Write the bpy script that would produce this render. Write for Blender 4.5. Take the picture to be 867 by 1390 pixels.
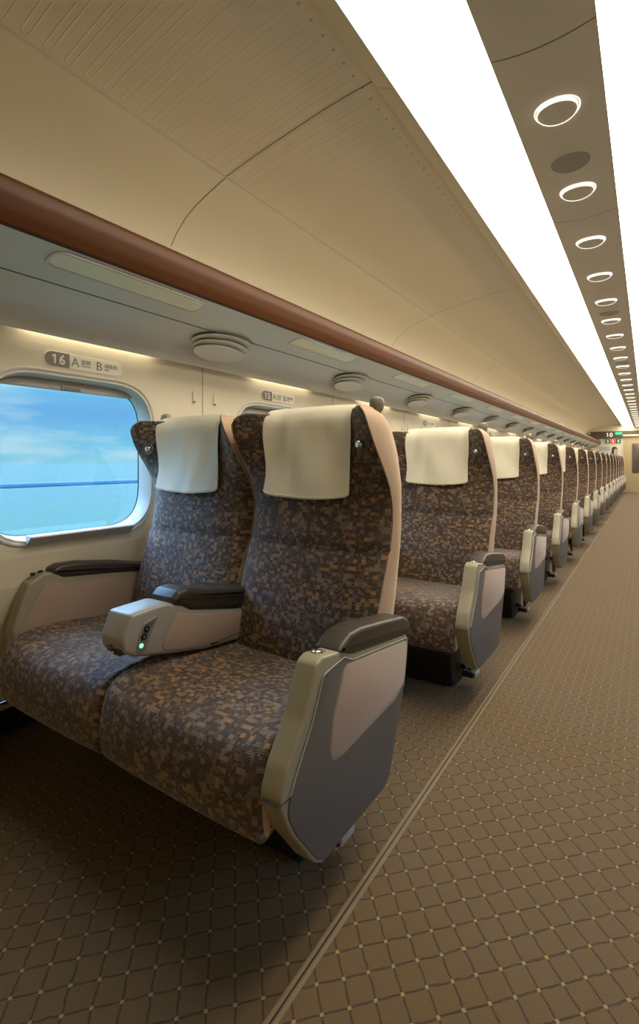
import bpy, bmesh, math, random
from mathutils import Vector
PI = math.pi
random.seed(7)
for o in list(bpy.data.objects): bpy.data.objects.remove(o)
SC = bpy.context.scene
COL = SC.collection

# ------------------------------------------------------------------ camera
cd = bpy.data.cameras.new('camera'); cam = bpy.data.objects.new('camera', cd); COL.objects.link(cam)
cam.location = (.247, 0, 1.02)
cam.rotation_euler = (PI/2, 0, math.atan(444.5/666))
cd.sensor_fit = 'HORIZONTAL'; cd.sensor_width = 36; cd.lens = 666/867*36
cd.shift_y = -68/867; cd.clip_start = .02; cd.clip_end = 2000
SC.camera = cam
SC.view_settings.view_transform = 'Standard'; SC.view_settings.look = 'None'
SC.view_settings.gamma = 1; SC.view_settings.use_curve_mapping = False
SC.view_settings.exposure = 0.0
LAMP = 10.5      # radiance of the ceiling diffusers
SKY_HI = 13    # radiance factor of the bright upper sky

# ------------------------------------------------------------------ node helpers
def newmat(name):
    m = bpy.data.materials.new(name); m.use_nodes = True
    nt = m.node_tree; b = nt.nodes['Principled BSDF']
    return m, nt, b
def N(nt, t, **kw):
    n = nt.nodes.new(t)
    for k, v in kw.items():
        if k.startswith('i_'):
            n.inputs[k[2:].replace('_', ' ')].default_value = v
        else: setattr(n, k, v)
    return n
def mth(nt, op, a, b=None, c=None, clamp=False):
    n = nt.nodes.new('ShaderNodeMath'); n.operation = op; n.use_clamp = clamp
    for i, v in enumerate((a, b, c)):
        if v is None: continue
        if isinstance(v, (int, float)): n.inputs[i].default_value = v
        else: nt.links.new(v, n.inputs[i])
    return n.outputs[0]
def mix(nt, fac, a, b, blend='MIX'):
    n = nt.nodes.new('ShaderNodeMix'); n.data_type = 'RGBA'; n.blend_type = blend
    for i, v in ((0, fac), (6, a), (7, b)):
        if isinstance(v, (int, float)): n.inputs[i].default_value = v
        elif isinstance(v, tuple): n.inputs[i].default_value = (*v, 1) if len(v) == 3 else v
        else: nt.links.new(v, n.inputs[i])
    return n.outputs[2]
def comb(nt, x, y, z=0.0):
    n = nt.nodes.new('ShaderNodeCombineXYZ')
    for i, v in enumerate((x, y, z)):
        if isinstance(v, (int, float)): n.inputs[i].default_value = v
        else: nt.links.new(v, n.inputs[i])
    return n.outputs[0]
def sep(nt, v):
    n = nt.nodes.new('ShaderNodeSeparateXYZ'); nt.links.new(v, n.inputs[0]); return n.outputs
def ramp(nt, fac, stops, interp='LINEAR'):
    n = nt.nodes.new('ShaderNodeValToRGB'); n.color_ramp.interpolation = interp
    e = n.color_ramp.elements
    while len(e) < len(stops): e.new(.5)
    for i, (p, c) in enumerate(stops): e[i].position = p; e[i].color = (*c, 1)
    nt.links.new(fac, n.inputs[0]); return n.outputs[0]
def bump(nt, b, h, strength=.3, dist=.002):
    n = nt.nodes.new('ShaderNodeBump'); n.inputs['Strength'].default_value = strength
    n.inputs['Distance'].default_value = dist
    nt.links.new(h, n.inputs['Height']); nt.links.new(n.outputs[0], b.inputs['Normal'])
def noise(nt, vec, scale, detail=2):
    n = nt.nodes.new('ShaderNodeTexNoise'); n.inputs['Scale'].default_value = scale
    n.inputs['Detail'].default_value = detail; nt.links.new(vec, n.inputs['Vector']); return n.outputs[0]
def plain(name, col, rough=.5, metal=0, vary=.04, nscale=60, bmp=.0, coat=0):
    m, nt, b = newmat(name)
    tc = nt.nodes.new('ShaderNodeTexCoord').outputs['Object']
    nz = noise(nt, tc, nscale, 3)
    lo = tuple(max(0, c*(1-vary)) for c in col); hi = tuple(min(1, c*(1+vary)) for c in col)
    nt.links.new(mix(nt, nz, lo, hi), b.inputs['Base Color'])
    b.inputs['Roughness'].default_value = rough; b.inputs['Metallic'].default_value = metal
    b.inputs['Coat Weight'].default_value = coat
    if bmp: bump(nt, b, nz, bmp, .001)
    return m
def emis(name, col, s, base=(.8, .8, .8)):
    m, nt, b = newmat(name)
    b.inputs['Base Color'].default_value = (*base, 1)
    b.inputs['Emission Color'].default_value = (*col, 1); b.inputs['Emission Strength'].default_value = s
    return m

# ------------------------------------------------------------------ world: hazy blue sky with soft streaky clouds
w = bpy.data.worlds.new('sky'); SC.world = w; w.use_nodes = True; nt = w.node_tree
bg = nt.nodes['Background']; tcw = nt.nodes.new('ShaderNodeTexCoord').outputs['Generated']
sx, sy, sz = sep(nt, tcw)
base = ramp(nt, sz, [(0, (.20, .66, .90)), (.05, (.20, .60, .92)), (.09, (.17, .50, .92)), (.13, (.20, .62, .95)), (.22, (.26, .55, .98)), (1, (.32, .5, 1))])
mp = comb(nt, mth(nt, 'MULTIPLY', sx, 2.2), mth(nt, 'MULTIPLY', sy, 2.2), mth(nt, 'MULTIPLY', sz, 13))
cl = noise(nt, mp, 1.5, 5)
clf = mth(nt, 'SMOOTH_MIN', mth(nt, 'MULTIPLY', mth(nt, 'SUBTRACT', cl, .53, clamp=True), 5.0), .75, .1)
skyc = mix(nt, mth(nt, 'MULTIPLY', clf, 1.15, clamp=True), base, (.56, .86, .99))
hi = mth(nt, 'MULTIPLY', mth(nt, 'SUBTRACT', sz, .22, clamp=True), 4.0, clamp=True)
st = mth(nt, 'ADD', 1.0, mth(nt, 'MULTIPLY', hi, SKY_HI))
nt.links.new(skyc, bg.inputs[0]); nt.links.new(st, bg.inputs[1])

# ------------------------------------------------------------------ materials
def fabric_mat():
    m, nt, b = newmat('woven_mosaic_fabric')
    uv = nt.nodes.new('ShaderNodeUVMap').outputs[0]
    u, v, _ = sep(nt, uv)
    def cell(du, dv, ou, ov):
        fu = mth(nt, 'FLOOR', mth(nt, 'DIVIDE', mth(nt, 'ADD', u, ou), du))
        fv = mth(nt, 'FLOOR', mth(nt, 'DIVIDE', mth(nt, 'ADD', v, ov), dv))
        wn = nt.nodes.new('ShaderNodeTexWhiteNoise'); wn.noise_dimensions = '2D'
        nt.links.new(comb(nt, fu, fv), wn.inputs[0]); return wn.outputs[0]
    a = cell(.012, .0105, 50*.012, 50*.0105); d = cell(.012, .0105, 171*.012, 93*.0105); e = cell(.006, .00525, 300*.006, 300*.00525)
    big = noise(nt, uv, 7, 2)
    a2 = mth(nt, 'ADD', a, mth(nt, 'MULTIPLY', mth(nt, 'SUBTRACT', big, .5), .6))
    c1 = ramp(nt, a2, [(0, (.066, .042, .024)), (.36, (.108, .069, .041)), (.56, (.175, .132, .106)), (.68, (.31, .180, .070)), (.80, (.23, .178, .150)), (.90, (.38, .205, .090))], 'CONSTANT')
    c2 = ramp(nt, e, [(0, (.045, .028, .017)), (.40, (.10, .062, .034)), (.66, (.22, .13, .056)), (.84, (.17, .138, .125))], 'CONSTANT')
    colr = mix(nt, mth(nt, 'GREATER_THAN', d, .60), c1, c2)
    th = mth(nt, 'SINE', mth(nt, 'MULTIPLY', v, 2*PI/.0042))
    thn = mth(nt, 'GREATER_THAN', th, .3)
    colr = mix(nt, mth(nt, 'MULTIPLY', thn, .6), colr, (.04, .026, .016))
    nt.links.new(colr, b.inputs['Base Color'])
    b.inputs['Roughness'].default_value = .85
    b.inputs['Sheen Weight'].default_value = .25; b.inputs['Sheen Roughness'].default_value = .5
    bump(nt, b, mth(nt, 'ADD', th, mth(nt, 'MULTIPLY', e, .6)), .25, .001)
    return m
M = {}
M['fabric'] = fabric_mat()
def weave(name, c1, c2, s=900, rough=.9, sheen=.2):
    m, nt, b = newmat(name)
    tc = nt.nodes.new('ShaderNodeTexCoord').outputs['Object']
    n1 = noise(nt, tc, s, 2); n2 = noise(nt, tc, 8, 3)
    nt.links.new(mix(nt, mth(nt, 'ADD', mth(nt, 'MULTIPLY', n1, .8), mth(nt, 'MULTIPLY', n2, .25)), c1, c2), b.inputs['Base Color'])
    b.inputs['Roughness'].default_value = rough; b.inputs['Sheen Weight'].default_value = sheen
    bump(nt, b, n1, .25, .001); return m
M['beige'] = weave('beige_side_cloth', (.42, .28, .17), (.62, .43, .28))
M['panelcloth'] = weave('rose_beige_panel_cloth', (.30, .212, .16), (.44, .32, .25))
M['linen'] = weave('cream_headrest_cloth', (.72, .68, .52), (.84, .80, .64), 1200, .9, .1)
M['champ'] = plain('champagne_grey_plastic', (.31, .282, .19), .42, .05)
M['conspl'] = plain('silver_grey_plastic', (.37, .35, .30), .38, .15)
M['graypl'] = plain('slate_grey_plastic', (.12, .112, .102), .5, .1)
M['silverline'] = plain('light_grey_edge', (.42, .42, .42), .35, .3)
M['leather'] = plain('black_leather', (.042, .032, .022), .42, 0, .3, 220, .25)
M['black'] = plain('black_steel', (.012, .012, .012), .5)
M['darkmet'] = plain('dark_metal', (.05, .05, .05), .35, .7)
M['chrome'] = plain('chrome', (.75, .72, .66), .15, 1)
M['wall'] = plain('cream_wall_laminate', (.70, .63, .47), .45, 0, .05, 140, .06)
M['wallgroove'] = plain('wall_joint', (.16, .14, .11), .7)
M['whitepl'] = plain('pale_window_plastic', (.56, .53, .46), .38)
M['blind'] = plain('blind_rail_grey', (.42, .38, .33), .5)
M['rackunder'] = plain('pale_grey_rack_underside', (.67, .635, .56), .35)
M['railwood'] = None
M['knob'] = plain('olive_grey_knob', (.27, .25, .19), .4, .2)
M['ventdark'] = plain('vent_slot_dark', (.03, .028, .025), .7)
M['cream'] = plain('cream_lens', (.90, .86, .64), .35)
M['strip'] = plain('tan_ceiling_plastic', (.66, .58, .42), .5)
M['centre'] = plain('taupe_ceiling_panel', (.68, .60, .48), .6)
M['speaker'] = plain('speaker_mesh_grey', (.38, .34, .28), .8)
M['endwall'] = plain('tan_end_wall', (.50, .40, .22), .5)
M['endcream'] = plain('cream_end_wall', (.66, .60, .44), .5)
M['brownband'] = plain('dark_brown_band', (.10, .07, .045), .5)
M['badge'] = plain('taupe_badge', (.23, .205, .17), .5)
M['plate'] = plain('cream_plate', (.84, .81, .70), .3)
M['signwhite'] = plain('sign_cream_letter', (.80, .77, .66), .5)
M['led_ring'] = emis('led_ring_glow', (1, .92, .80), 1.1)
M['washer'] = emis('window_washer_glow', (1, .90, .70), 7)
M['green'] = emis('exit_sign_green', (.0, .75, .28), 1.2, (.02, .3, .1))
M['greendim'] = emis('pictogram_green', (.02, .25, .08), .35, (.02, .1, .04))
M['red'] = emis('pictogram_red', (.9, .08, .05), .9, (.3, .03, .02))
M['ledgreen'] = emis('switch_led_green', (.1, 1, .45), 1.3)
M['signlit'] = emis('lit_white_letter', (.9, .85, .7), .5)
def wood():
    m, nt, b = newmat('brown_rail_veneer')
    tc = nt.nodes.new('ShaderNodeTexCoord').outputs['Object']
    x, y, z = sep(nt, tc)
    n = noise(nt, comb(nt, mth(nt, 'MULTIPLY', x, 40), mth(nt, 'MULTIPLY', y, 1.5), mth(nt, 'MULTIPLY', z, 40)), 3, 4)
    nt.links.new(mix(nt, n, (.075, .021, .002), (.135, .043, .005)), b.inputs['Base Color'])
    b.inputs['Roughness'].default_value = .45; b.inputs['Specular IOR Level'].default_value = .3
    return m
M['railwood'] = wood()
def diffuser():
    m, nt, b = newmat('ceiling_light_diffuser')
    b.inputs['Base Color'].default_value = (.85, .85, .85, 1)
    b.inputs['Emission Color'].default_value = (1, .90, .74, 1); b.inputs['Emission Strength'].default_value = LAMP
    b.inputs['Roughness'].default_value = .6
    return m
M['diffuser'] = diffuser()
def slotpanel():
    m, nt, b = newmat('ceiling_side_panel_laminate')
    tc = nt.nodes.new('ShaderNodeTexCoord').outputs['Object']
    x, y, z = sep(nt, tc)
    ax = mth(nt, 'ABSOLUTE', x)
    fy = mth(nt, 'PINGPONG', mth(nt, 'ADD', y, .005), .031)     # 0..0.031
    rib = mth(nt, 'SUBTRACT', 1.0, mth(nt, 'DIVIDE', mth(nt, 'ABSOLUTE', mth(nt, 'SUBTRACT', fy, .011)), .003), clamp=True)
    msk = mth(nt, 'MULTIPLY', mth(nt, 'LESS_THAN', ax, 1.18), mth(nt, 'GREATER_THAN', ax, .58))
    h = mth(nt, 'MULTIPLY', rib, msk)
    # round pin hole at the inner end of each slot
    dx = mth(nt, 'SUBTRACT', ax, .566); dy = mth(nt, 'SUBTRACT', fy, .0)
    d = mth(nt, 'SQRT', mth(nt, 'ADD', mth(nt, 'MULTIPLY', dx, dx), mth(nt, 'MULTIPLY', dy, dy)))
    hole = mth(nt, 'LESS_THAN', d, .0055)
    dx2 = mth(nt, 'SUBTRACT', ax, 1.18)
    d2 = mth(nt, 'SQRT', mth(nt, 'ADD', mth(nt, 'MULTIPLY', dx2, dx2), mth(nt, 'MULTIPLY', dy, dy)))
    ends = mth(nt, 'MULTIPLY', mth(nt, 'SUBTRACT', 1.0, mth(nt, 'DIVIDE', mth(nt, 'ABSOLUTE', mth(nt, 'SUBTRACT', d2, .011)), .003), clamp=True), mth(nt, 'GREATER_THAN', ax, 1.18))
    c = mix(nt, hole, (.78, .685, .50), (.50, .43, .31))
    c = mix(nt, mth(nt, 'MULTIPLY', mth(nt, 'ADD', h, ends), .40), c, (.86, .78, .62))
    nt.links.new(c, b.inputs['Base Color']); b.inputs['Roughness'].default_value = .6
    bump(nt, b, mth(nt, 'ADD', h, ends), .5, .003)
    return m
M['slotpanel'] = slotpanel()
def carpet():
    m, nt, b = newmat('diamond_lattice_carpet')
    tc = nt.nodes.new('ShaderNodeTexCoord').outputs['Object']
    x, y, z = sep(nt, tc)
    wob = noise(nt, tc, 30, 2)
    wo = mth(nt, 'MULTIPLY', mth(nt, 'SUBTRACT', wob, .5), .16)
    u = mth(nt, 'DIVIDE', mth(nt, 'ADD', x, .216), .03625); v = mth(nt, 'DIVIDE', mth(nt, 'SUBTRACT', y, 1.176), .03825)
    p = mth(nt, 'ADD', mth(nt, 'MULTIPLY', mth(nt, 'ADD', u, v), .5), wo)
    q = mth(nt, 'ADD', mth(nt, 'MULTIPLY', mth(nt, 'SUBTRACT', u, v), .5), wo)
    dp = mth(nt, 'ABSOLUTE', mth(nt, 'SUBTRACT', p, mth(nt, 'ROUND', p)))
    dq = mth(nt, 'ABSOLUTE', mth(nt, 'SUBTRACT', q, mth(nt, 'ROUND', q)))
    # dashed dark stitches
    dash = mth(nt, 'GREATER_THAN', mth(nt, 'SINE', mth(nt, 'MULTIPLY', mth(nt, 'SUBTRACT', y, x), 900)), -.55)
    line = mth(nt, 'LESS_THAN', mth(nt, 'MINIMUM', dp, dq), .046)
    node = mth(nt, 'LESS_THAN', mth(nt, 'ADD', mth(nt, 'MULTIPLY', dp, dp), mth(nt, 'MULTIPLY', dq, dq)), .0056)
    row = mth(nt, 'MODULO', mth(nt, 'ABSOLUTE', mth(nt, 'ROUND', mth(nt, 'SUBTRACT', p, q))), 2)
    weavex = mth(nt, 'SINE', mth(nt, 'MULTIPLY', mth(nt, 'ADD', x, mth(nt, 'MULTIPLY', y, .55)), 1500))
    weavey = mth(nt, 'SINE', mth(nt, 'MULTIPLY', y, 1250))
    n = noise(nt, tc, 700, 2); nb = noise(nt, tc, 2.2, 3)
    f = mth(nt, 'ADD', mth(nt, 'MULTIPLY', mth(nt, 'ADD', mth(nt, 'MULTIPLY', weavex, weavey), 1), .3), mth(nt, 'MULTIPLY', n, .4))
    c = mix(nt, f, (.056, .033, .010), (.190, .122, .050))
    c = mix(nt, mth(nt, 'MULTIPLY', mth(nt, 'SUBTRACT', nb, .35), .25), c, (.12, .10, .08))
    c = mix(nt, mth(nt, 'MULTIPLY', line, mth(nt, 'ADD', .45, mth(nt, 'MULTIPLY', dash, .4))), c, (.028, .019, .011))
    c = mix(nt, node, c, mix(nt, row, (.34, .20, .05), (.25, .205, .14)))
    nt.links.new(c, b.inputs['Base Color']); b.inputs['Roughness'].default_value = .95
    b.inputs['Sheen Weight'].default_value = .22; b.inputs['Sheen Roughness'].default_value = .4; b.inputs['Sheen Tint'].default_value = (1, .68, .33, 1)
    h = mth(nt, 'SUBTRACT', mth(nt, 'ADD', f, mth(nt, 'MULTIPLY', node, .5)), mth(nt, 'MULTIPLY', line, 1.2))
    bump(nt, b, h, .5, .0025)
    return m
M['carpet'] = carpet()
M['carpetseam'] = weave('carpet_seam_tape', (.13, .088, .042), (.27, .19, .10), 500, .95, .0)
def glass():
    m = bpy.data.materials.new('clear_window_glass'); m.use_nodes = True; nt = m.node_tree
    nt.nodes.clear(); o = nt.nodes.new('ShaderNodeOutputMaterial')
    t = nt.nodes.new('ShaderNodeBsdfTransparent'); t.inputs[0].default_value = (.94, .97, .98, 1)
    g = nt.nodes.new('ShaderNodeBsdfGlossy'); g.inputs['Roughness'].default_value = .02
    x = nt.nodes.new('ShaderNodeMixShader'); x.inputs[0].default_value = .05
    nt.links.new(t.outputs[0], x.inputs[1]); nt.links.new(g.outputs[0], x.inputs[2]); nt.links.new(x.outputs[0], o.inputs[0])
    return m
M['glass'] = glass()
def outside_ground():
    m, nt, b = newmat('blue_green_fields')
    tc = nt.nodes.new('ShaderNodeTexCoord').outputs['Object']
    x, y, z = sep(nt, tc)
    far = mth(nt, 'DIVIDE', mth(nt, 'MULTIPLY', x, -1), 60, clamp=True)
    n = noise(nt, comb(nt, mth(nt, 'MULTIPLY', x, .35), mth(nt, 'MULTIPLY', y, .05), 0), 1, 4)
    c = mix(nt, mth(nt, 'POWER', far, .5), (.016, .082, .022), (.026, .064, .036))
    c = mix(nt, mth(nt, 'MULTIPLY', mth(nt, 'SUBTRACT', n, .4, clamp=True), 1.6, clamp=True), c, (.034, .056, .044))
    nt.links.new(c, b.inputs['Base Color']); b.inputs['Roughness'].default_value = 1
    return m
M['ground'] = outside_ground()
M['rail_out'] = plain('blue_grey_guard_rail', (.03, .10, .16), .7)

# ------------------------------------------------------------------ mesh helpers
class MB:
    def __init__(s): s.v = []; s.f = []; s.uv = []; s.has_uv = False
    def add(s, vs, fs, uv=None):
        o = len(s.v); s.v += [tuple(p) for p in vs]; s.f += [tuple(i+o for i in f) for f in fs]
        if uv: s.uv += uv; s.has_uv = True
        else: s.uv += [(p[0], p[2]) for p in vs]
    def loft(s, loops, closed=True, cap0=True, cap1=True, uvs=None):
        n = len(loops[0]); vs = [p for l in loops for p in l]; fs = []
        m = n if closed else n-1
        for j in range(len(loops)-1):
            for i in range(m):
                a = j*n+i; b_ = j*n+(i+1) % n
                fs.append((a, b_, b_+n, a+n))
        if cap0 and closed: fs.append(tuple(range(n))[::-1])
        if cap1 and closed: fs.append(tuple((len(loops)-1)*n+i for i in range(n)))
        s.add(vs, fs, uvs)
    def box(s, x0, x1, y0, y1, z0, z1):
        s.add([(x0,y0,z0),(x1,y0,z0),(x1,y1,z0),(x0,y1,z0),(x0,y0,z1),(x1,y0,z1),(x1,y1,z1),(x0,y1,z1)],
              [(3,2,1,0),(4,5,6,7),(0,1,5,4),(1,2,6,5),(2,3,7,6),(3,0,4,7)])
    def rbox(s, x0, x1, y0, y1, z0, z1, r=.01):
        P = rp([(y0,z0),(y1,z0),(y1,z1),(y0,z1)], r, 4)
        s.ext(P, x0, x1, min(r, abs(x1-x0)/2.01), 3)
    def ext(s, prof, x0, x1, r=.004, n=3, axis='X', uvf=None):
        """extrude a 2-D outline along X with rounded rims; prof is (Y,Z)"""
        if x1 < x0: x0, x1 = x1, x0
        st = [(x0 + r*(1-math.cos(PI/2*i/n)) , r*(1-math.sin(PI/2*i/n))) for i in range(n+1)]
        st2 = [(x0+x1-x, o) for x, o in st[::-1]]
        loops = []
        for x, o in st+st2:
            L = inset(prof, o) if o > 1e-6 else prof
            if axis == 'X': loops.append([(x, a, b) for a, b in L])
            elif axis == 'Z': loops.append([(a, b, x) for a, b in L])
            else: loops.append([(a, x, b) for a, b in L])
        s.loft(loops)
    def tube(s, pts, r, n=10):
        pts = [Vector(p) for p in pts]; loops = []
        for i, p in enumerate(pts):
            t = (pts[min(i+1, len(pts)-1)]-pts[max(i-1, 0)]).normalized()
            a = t.cross(Vector((0, 0, 1)) if abs(t.z) < .9 else Vector((1, 0, 0))).normalized(); b_ = t.cross(a)
            rr = r[i] if isinstance(r, (list, tuple)) else r
            loops.append([p + (a*math.cos(2*PI*k/n) + b_*math.sin(2*PI*k/n))*rr for k in range(n)])
        s.loft(loops)
    def lathe(s, c, axis, prof, n=24):
        """prof: (radius, distance along axis)"""
        ax = Vector(axis).normalized(); a = ax.cross(Vector((0, 0, 1)) if abs(ax.z) < .9 else Vector((1, 0, 0))).normalized(); b_ = ax.cross(a)
        c = Vector(c)
        s.loft([[c+ax*h+(a*math.cos(2*PI*k/n)+b_*math.sin(2*PI*k/n))*r for k in range(n)] for r, h in prof])
def inset(P, o):
    n = len(P); A = sum(P[i][0]*P[(i+1) % n][1]-P[(i+1) % n][0]*P[i][1] for i in range(n)); sg = 1 if A > 0 else -1
    out = []
    for i in range(n):
        p0, p, p1 = P[i-1], P[i], P[(i+1) % n]
        e0 = Vector((p[0]-p0[0], p[1]-p0[1])); e1 = Vector((p1[0]-p[0], p1[1]-p[1]))
        if e0.length < 1e-9: e0 = e1
        if e1.length < 1e-9: e1 = e0
        e0.normalize(); e1.normalize()
        n0 = Vector((-e0.y, e0.x))*sg; n1 = Vector((-e1.y, e1.x))*sg; m_ = n0+n1
        if m_.length < 1e-6: m_ = n0
        m_.normalize(); k = o/max(.35, m_.dot(n0))
        out.append((p[0]+m_.x*k, p[1]+m_.y*k))
    return out
def rp(pts, r, n=5):
    """round the corners of a polygon; r number or list"""
    out = []; m_ = len(pts)
    for i in range(m_):
        rr = r[i] if isinstance(r, (list, tuple)) else r
        p0, p, p1 = Vector(pts[i-1]), Vector(pts[i]), Vector(pts[(i+1) % m_])
        a = (p0-p); b_ = (p1-p); la, lb = a.length, b_.length; a.normalize(); b_.normalize()
        if rr <= 0: out.append(tuple(p)); continue
        ang = a.angle(b_); d = min(rr/math.tan(ang/2), la*.49, lb*.49)
        q0 = p+a*d; q1 = p+b_*d
        for k in range(n+1):
            t = k/n; out.append(tuple(q0*(1-t)**2 + p*2*t*(1-t) + q1*t*t))
    return out
def tag(o, label=None, cat=None, group=None, kind=None):
    if label: o['label'] = label
    if cat: o['category'] = cat
    if group: o['group'] = group
    if kind: o['kind'] = kind
    return o
def mk(name, mb, mat, parent=None, flat=False, angle=35, recalc=True):
    me = bpy.data.meshes.new(name); off = Vector((0, 0, 0))
    if parent is not None: off = wl(parent)
    me.from_pydata([tuple(Vector(p)-off) for p in mb.v], [], mb.f); me.update()
    if mb.has_uv:
        ul = me.uv_layers.new(name='UVMap')
        for l in me.loops: ul.data[l.index].uv = mb.uv[l.vertex_index]
    if recalc:
        b = bmesh.new(); b.from_mesh(me); bmesh.ops.recalc_face_normals(b, faces=b.faces); b.to_mesh(me); b.free()
    me.materials.append(mat)
    if not flat: me.shade_smooth(); me.set_sharp_from_angle(angle=math.radians(angle))
    o = bpy.data.objects.new(name, me); COL.objects.link(o)
    if parent is not None: o.parent = parent
    return o
WL = {}
def wl(o):
    v = Vector(o.location)
    while o.parent is not None: o = o.parent; v = v+Vector(o.location)
    return v
def empty(name, loc):
    o = bpy.data.objects.new(name, None); COL.objects.link(o); o.location = loc; o.empty_display_size = .1; return o
def kids(o): return [c for c in bpy.data.objects if c.parent == o]
def copy_tree(o, parent=None):
    c = o.copy(); COL.objects.link(c)
    if parent is not None: c.parent = parent
    for k in kids(o): copy_tree(k, c)
    return c
def text_mb(s, size, orient, loc, depth=.001, align='LEFT', bold=False):
    """orient 'wall' : reads along +Y, faces +X ; 'end': reads along +X, faces -Y"""
    cu = bpy.data.curves.new('t', 'FONT'); cu.body = s; cu.size = size; cu.extrude = depth; cu.align_x = align
    if bold: cu.offset = size*.022
    cu.resolution_u = 3
    ob = bpy.data.objects.new('t', cu); COL.objects.link(ob); bpy.context.view_layer.update()
    me = bpy.data.meshes.new_from_object(ob.evaluated_get(bpy.context.evaluated_depsgraph_get()))
    mb = MB(); vs = []
    for v in me.vertices:
        x, y, z = v.co
        if orient == 'wall': vs.append((loc[0]+z, loc[1]+x, loc[2]+y))
        else: vs.append((loc[0]+x, loc[1]-z, loc[2]+y))
    mb.add(vs, [tuple(p.vertices) for p in me.polygons])
    bpy.data.objects.remove(ob); bpy.data.curves.remove(cu); bpy.data.meshes.remove(me)
    return mb

def number_mb(num, size, orient, loc, depth, bold=True):
    """number centred on loc; the digit 1 is drawn as a plain flagged stroke"""
    mb = MB(); n = len(num); adv = size*.60
    for i, ch in enumerate(num):
        cx = (i-(n-1)/2)*adv
        if ch == '1':
            P = [(-.02, 0), (.12, 0), (.12, .70), (.02, .70), (-.16, .60), (-.16, .49), (-.02, .55)]
            P = [(cx+a*size, b_*size) for a, b_ in P]; vs = []
            for d in (0, depth):
                for a, b_ in P: vs.append((loc[0]+d, loc[1]+a, loc[2]+b_) if orient == 'wall' else (loc[0]+a, loc[1]-d, loc[2]+b_))
            mb.add(vs, [tuple(range(7))[::-1], tuple(range(7, 14))]+[(k, (k+1) % 7, (k+1) % 7+7, k+7) for k in range(7)])
        else:
            l = (loc[0], loc[1]+cx, loc[2]) if orient == 'wall' else (loc[0]+cx, loc[1], loc[2])
            t = text_mb(ch, size, orient, l, depth, 'CENTER', bold); mb.add(t.v, t.f)
    return mb
Y0, Y1 = -.42, 19.6
PITCH = 1.16
ROWS = 16
# ------------------------------------------------------------------ floor, walls, ceiling
def strip(name, prof, mat, y0=Y0, y1=Y1, close=False, kind='structure', seg=1, parent=None, angle=35):
    mb = MB(); mb.loft([[(x, y0+(y1-y0)*i/seg, z) for x, z in prof] for i in range(seg+1)], closed=close)
    o = mk(name, mb, mat, parent, angle=angle)
    if kind: o['kind'] = kind
    return o
mb = MB(); mb.box(-1.78, 1.78, Y0, Y1, -.05, 0); tag(mk('floor', mb, M['carpet'], flat=True), kind='structure')
for sgn, nm in ((-1, 'trim_1'), (1, 'trim_2')):
    xc = sgn*.322; mb = MB()
    for dx in (-.007, .007):
        mb.loft([[(xc+dx+.0055*math.cos(a), y, .0002+.003*math.sin(a)) for a in [PI*k/6 for k in range(7)]] for y in (Y0, Y1)], closed=False)
    tr = tag(mk(nm, mb, M['carpetseam'], recalc=False), kind='structure')
    mb = MB(); mb.box(xc-.0028, xc+.0028, Y0, Y1, .0002, .0012); mk('seam_groove', mb, M['black'], tr, flat=True)
WX = -1.505
WIN_Y = [1.02+PITCH*k for k in range(ROWS)]          # window centres
def rrect(cy, cz, hy, hz, r, n=8):
    return rp([(cy-hy, cz-hz), (cy+hy, cz-hz), (cy+hy, cz+hz), (cy-hy, cz+hz)], r, n)
WZ = 1.0375; OPH, OPV, OPR = .318, .29, .17
def wall(side, s):
    b = bmesh.new(); zt, zb = 1.565, .70
    edges = []
    def loop(pts):
        vs = [b.verts.new(p) for p in pts]
        return [b.edges.new((vs[i], vs[(i+1) % len(vs)])) for i in range(len(vs))]
    edges += loop([(s*-WX, Y0, zb), (s*-WX, Y1, zb), (s*-WX, Y1, zt), (s*-WX, Y0, zt)])
    for cy in WIN_Y:
        edges += loop([(s*-WX, y, z) for y, z in rrect(cy, WZ, OPH, OPV, OPR)])
    bmesh.ops.triangle_fill(b, use_beauty=True, edges=edges)
    # lower part bellies outwards, then steps back over the floor duct
    pr = [(1.505, .70), (1.515, .60), (1.54, .50), (1.562, .40), (1.568, .30), (1.568, .208)]
    for i in range(len(pr)-1):
        b.faces.new([b.verts.new(p) for p in ((s*pr[i][0], Y0, pr[i][1]), (s*pr[i][0], Y1, pr[i][1]), (s*pr[i+1][0], Y1, pr[i+1][1]), (s*pr[i+1][0], Y0, pr[i+1][1]))])
    bmesh.ops.remove_doubles(b, verts=b.verts, dist=1e-5)
    bmesh.ops.recalc_face_normals(b, faces=b.faces)
    me = bpy.data.meshes.new('wall_'+side); b.to_mesh(me); b.free(); me.materials.append(M['wall'])
    o = bpy.data.objects.new('wall_'+side, me); COL.objects.link(o); o['kind'] = 'structure'; return o
wall('left', -1); wall('right', 1)
for s, side in ((-1, 'left'), (1, 'right')):
    strip('baseboard_'+side, [(s*1.562, .208), (s*1.575, .192), (s*1.575, .175), (s*1.62, .17), (s*1.75, .16), (s*1.75, 0)], M['black'])
    mb = MB(); mb.rbox(s*1.575, s*1.556, Y0, Y1, .182, .199, .004)
    tag(mk('trim_%d' % (3 if s < 0 else 4), mb, M['champ']), kind='structure')
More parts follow.
